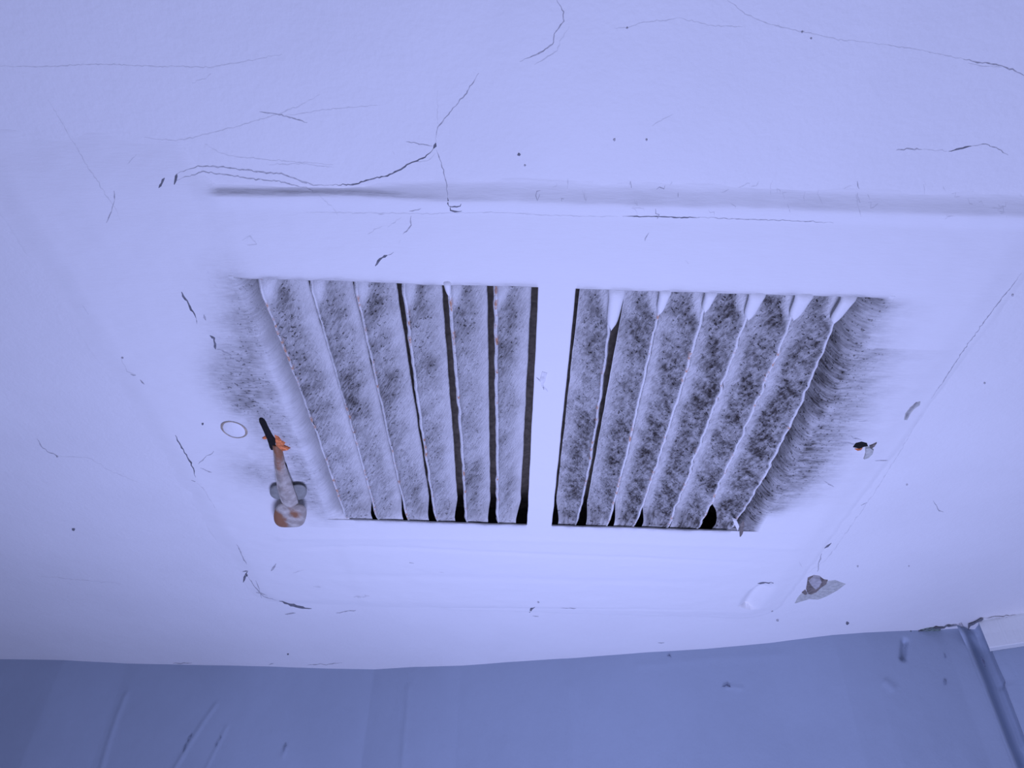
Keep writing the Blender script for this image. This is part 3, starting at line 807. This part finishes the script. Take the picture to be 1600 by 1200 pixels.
# ------------------------------------------------------------------ damper lever
lev = bpy.data.objects.new('damper_lever', None)
lev.location = tuple(at(430, 700)); lev.empty_display_size = 0.01
link(lev, vent)
tag(lev, 'rusty worn metal lever standing in a black slot')
def slab(name, outline, mat, parent, zs, thick, bev=0.25, rust=None, sm=2):
    """rounded metal tab: outline in pixels, each point at its own drop below the plate"""
    P = np.array([at(a, b, -d) for (a, b), d in zip(outline, zs)])
    P0 = np.array(outline, float); Z0 = np.array(zs)
    for _ in range(sm):
        Q = []
        for k in range(len(P)):
            a, b = P[k], P[(k + 1) % len(P)]; Q += [a * 0.75 + b * 0.25, a * 0.25 + b * 0.75]
        P = np.array(Q)
    c = P.mean(0); n = len(P); rings = []
    for sc, dz in ((0.90, thick), (1.0, thick * 0.55), (1.0, thick * 0.15), (0.93, -thick * 0.30), (0.70, -thick * 0.52), (0.35, -thick * 0.6)):
        q = c + (P - c) * sc; q[:, 2] += dz; rings.append(q)
    tip = c.copy(); tip[2] -= thick * 0.62; back = c.copy(); back[2] += thick
    vs = np.concatenate(rings + [[tip], [back]])
    fs = []
    for j in range(len(rings) - 1):
        for k in range(n): fs.append((j * n + k, j * n + (k + 1) % n, (j + 1) * n + (k + 1) % n, (j + 1) * n + k))
    m_ = (len(rings) - 1) * n
    fs += [(m_ + k, m_ + (k + 1) % n, len(vs) - 2) for k in range(n)] + [((k + 1) % n, k, len(vs) - 1) for k in range(n)]
    ru = np.zeros(len(vs)) if rust is None else rust(vs)
    return mesh(name, vs, fs, mat, parent, {'rust': ru})
chip('slot', [(403, 650), (408, 646), (415, 651), (420, 663), (427, 676), (433, 684), (432, 696), (429, 703), (424, 702), (420, 688), (414, 674), (408, 661)], M_BLACK, lev, lift=0.0005, smooth_n=1)
chip('rust_flake', [(429, 675), (436, 678), (441, 685), (447, 688), (445, 692), (456, 697), (452, 700), (440, 702), (432, 695)], M_RUST, lev, lift=0.0009)
chip('rust_flake', [(410, 681), (416, 677), (419, 682), (414, 683)], M_RUST, lev, lift=0.0005)
def rsp(lst, r0=0.0046):
    pts = [(at(a, b, -0.006), k) for a, b, k in lst]
    return lambda vs: np.clip(sum(k * np.exp(-((vs[:, 0] - p[0]) ** 2 + (vs[:, 1] - p[1]) ** 2 * 0.4) / r0 ** 2) for p, k in pts), 0, 1)
# tapered curved arm
def arm():
    cl = [(429, 698, 6.5, .0030), (432, 708, 7.5, .0045), (434, 722, 7.5, .0055), (436, 736, 8.5, .006), (440, 752, 10.5, .0075), (444, 768, 12.5, .009), (449, 783, 13, .0095), (453, 797, 12, .0095)]
    vs, fs = [], []; n = 9
    # finer rows
    q = np.linspace(0, len(cl) - 1, 30); cl = np.array(cl); cl = np.stack([np.interp(q, np.arange(len(cl)), cl[:, k]) for k in range(4)], -1)
    for px, py, hw, d in cl:
        for k in range(n):
            c = -1 + 2 * k / (n - 1)
            p = at(px + c * hw, py, -d)
            p[2] += 0.0028 * abs(c) ** 2.2; vs.append(p)
    m_ = len(vs)
    for v in list(vs): vs.append(v + np.array([0, 0, 0.0016]))
    R = len(cl)
    for j in range(R - 1):
        for k in range(n - 1):
            f = (j * n + k, j * n + k + 1, (j + 1) * n + k + 1, (j + 1) * n + k); fs.append(f[::-1]); fs.append(tuple(i + m_ for i in f))
        for k in (0, n - 1): fs.append((j * n + k, (j + 1) * n + k, (j + 1) * n + k + m_, j * n + k + m_))
    for j in (0, R - 1):
        for k in range(n - 1): fs.append((j * n + k, j * n + k + 1, j * n + k + 1 + m_, j * n + k + m_))
    vs = np.array(vs)
    ru = rsp([(436, 714, .6), (434, 730, .55), (430, 702, .6), (448, 762, .25), (440, 745, .2), (458, 790, .45)])(vs)
    return mesh('lever_arm', vs, fs, M_LEVER, lev, {'rust': ru})
slab('lever_wing', [(421, 765), (429, 758), (450, 761), (467, 757), (478, 762), (480, 771), (474, 781), (458, 781), (445, 779), (431, 781), (422, 775)], M_WING, lev, [.0045] * 11, 0.0012)
arm()
slab('lever_pad', [(434, 791), (440, 788), (452, 792), (462, 790), (474, 791), (479, 798), (478, 812), (472, 823), (455, 824), (436, 824), (428, 817), (427, 802)], M_LEVER, lev, [.0085] * 12, 0.0022,
     rust=rsp([(433, 799, .95), (437, 805, .6), (463, 796, .8), (446, 815, .6), (430, 808, .5)]))
chip('lever_shadow', [(443, 714), (448, 720), (451, 730), (452, 739), (446, 739), (441, 728)], M_BLACK, lev, lift=0.0006)  # black sliver painted in as the shadow beside the lever arm

# ------------------------------------------------------------------ marks on the wall
WC = [([(1497, 1040), (1502, 1048), (1505, 1058), (1508, 1068), (1514, 1084), (1520, 1096), (1528, 1114), (1534, 1130), (1540, 1148), (1550, 1170), (1560, 1204)], 1.7)]
def on_right(px, py, out):
    """groove and corner: meet the vertical plane through A and B, pushed into the room"""
    w = ray(px, py); d = B - A; o = A + nb * out
    M2 = np.array([[w[0], -d[0]], [w[1], -d[1]]]); k, t = np.linalg.solve(M2, o)
    return CAM + w * k
ribbon('crack', [(1126, 1073), (1135, 1071), (1140, 1074)], 2.2, M_WCR, wall, wall_s=True)
ribbon('crack', [(1040, 1025), (1046, 1024), (1048, 1028)], 2.2, M_WCR, wall, wall_s=True)
ribbon('crack', [(284, 1180), (290, 1165), (300, 1146)], 1.6, M_WCR2, wall, wall_s=True)
ribbon('crack', [(441, 1180), (443, 1168), (447, 1164)], 2.0, M_WCR2, wall, wall_s=True)
ribbon('crack', [(335, 1168), (345, 1152)], 1.4, M_WCR2, wall, wall_s=True)
ribbon('crack', [(1474, 1062), (1475, 1070)], 4.0, M_WCR2, wall, wall_s=True)
ribbon('crack', [(1473, 1021), (1476, 1028)], 2.5, M_WCR2, wall, wall_s=True)
def strip3(name, pts, w, mat, out, parent):
    d = []
    for a, b in zip(pts[:-1], pts[1:]):
        n = max(1, int(math.hypot(b[0] - a[0], b[1] - a[1]) / 4))
        for k in range(n): d.append((a[0] + (b[0] - a[0]) * k / n + random.gauss(0, .5), a[1] + (b[1] - a[1]) * k / n))
    d.append(pts[-1]); vs = []
    for k, p in enumerate(d):
        ww = w * random.uniform(.5, 1.4) * (0.4 if k in (0, len(d) - 1) else 1) / 2
        vs += [on_right(p[0] - ww, p[1], out), on_right(p[0], p[1], out + 0.0006), on_right(p[0] + ww, p[1], out)]
    fs = []
    for k in range(len(d) - 1):
        for j in (0, 1): fs.append((3 * k + j, 3 * k + j + 1, 3 * k + j + 4, 3 * k + j + 3))
    return mesh(name, vs, fs, mat, parent)
for pts, w in WC: strip3('crack', pts, w, M_WCR, 0.0016, wall)
strip3('crack', [(1533, 1026), (1536, 1033), (1539, 1042)], 4.0, M_WCR, 0.004, wallr)
# crumbled, greenish paint along the corner
for pts, mt in (([(1437, 984), (1448, 981), (1462, 979), (1471, 982), (1470, 988), (1460, 992), (1450, 990), (1440, 988)], M_MOSS), ([(1416, 987), (1424, 985), (1422, 989)], M_MOSS),
                ([(1472, 988), (1484, 985), (1496, 987), (1486, 990)], M_CR1), ([(1494, 975), (1502, 972), (1505, 978), (1497, 981)], M_CR2)):
    chip('paint_chip', pts, mt, ceiling, lift=0.0012)
ribbon('crack', [(1434, 985), (1450, 982), (1470, 979), (1490, 976), (1500, 974)], 2.2, M_CR1, ceiling, lift=0.0012)
ribbon('crack', [(1512, 982), (1514, 975), (1524, 970), (1536, 965)], 3.5, M_CR1, ceiling, lift=0.0012)
ribbon('crack', [(1536, 965), (1560, 963), (1605, 959)], 1.6, M_CR3, ceiling, lift=0.0008)
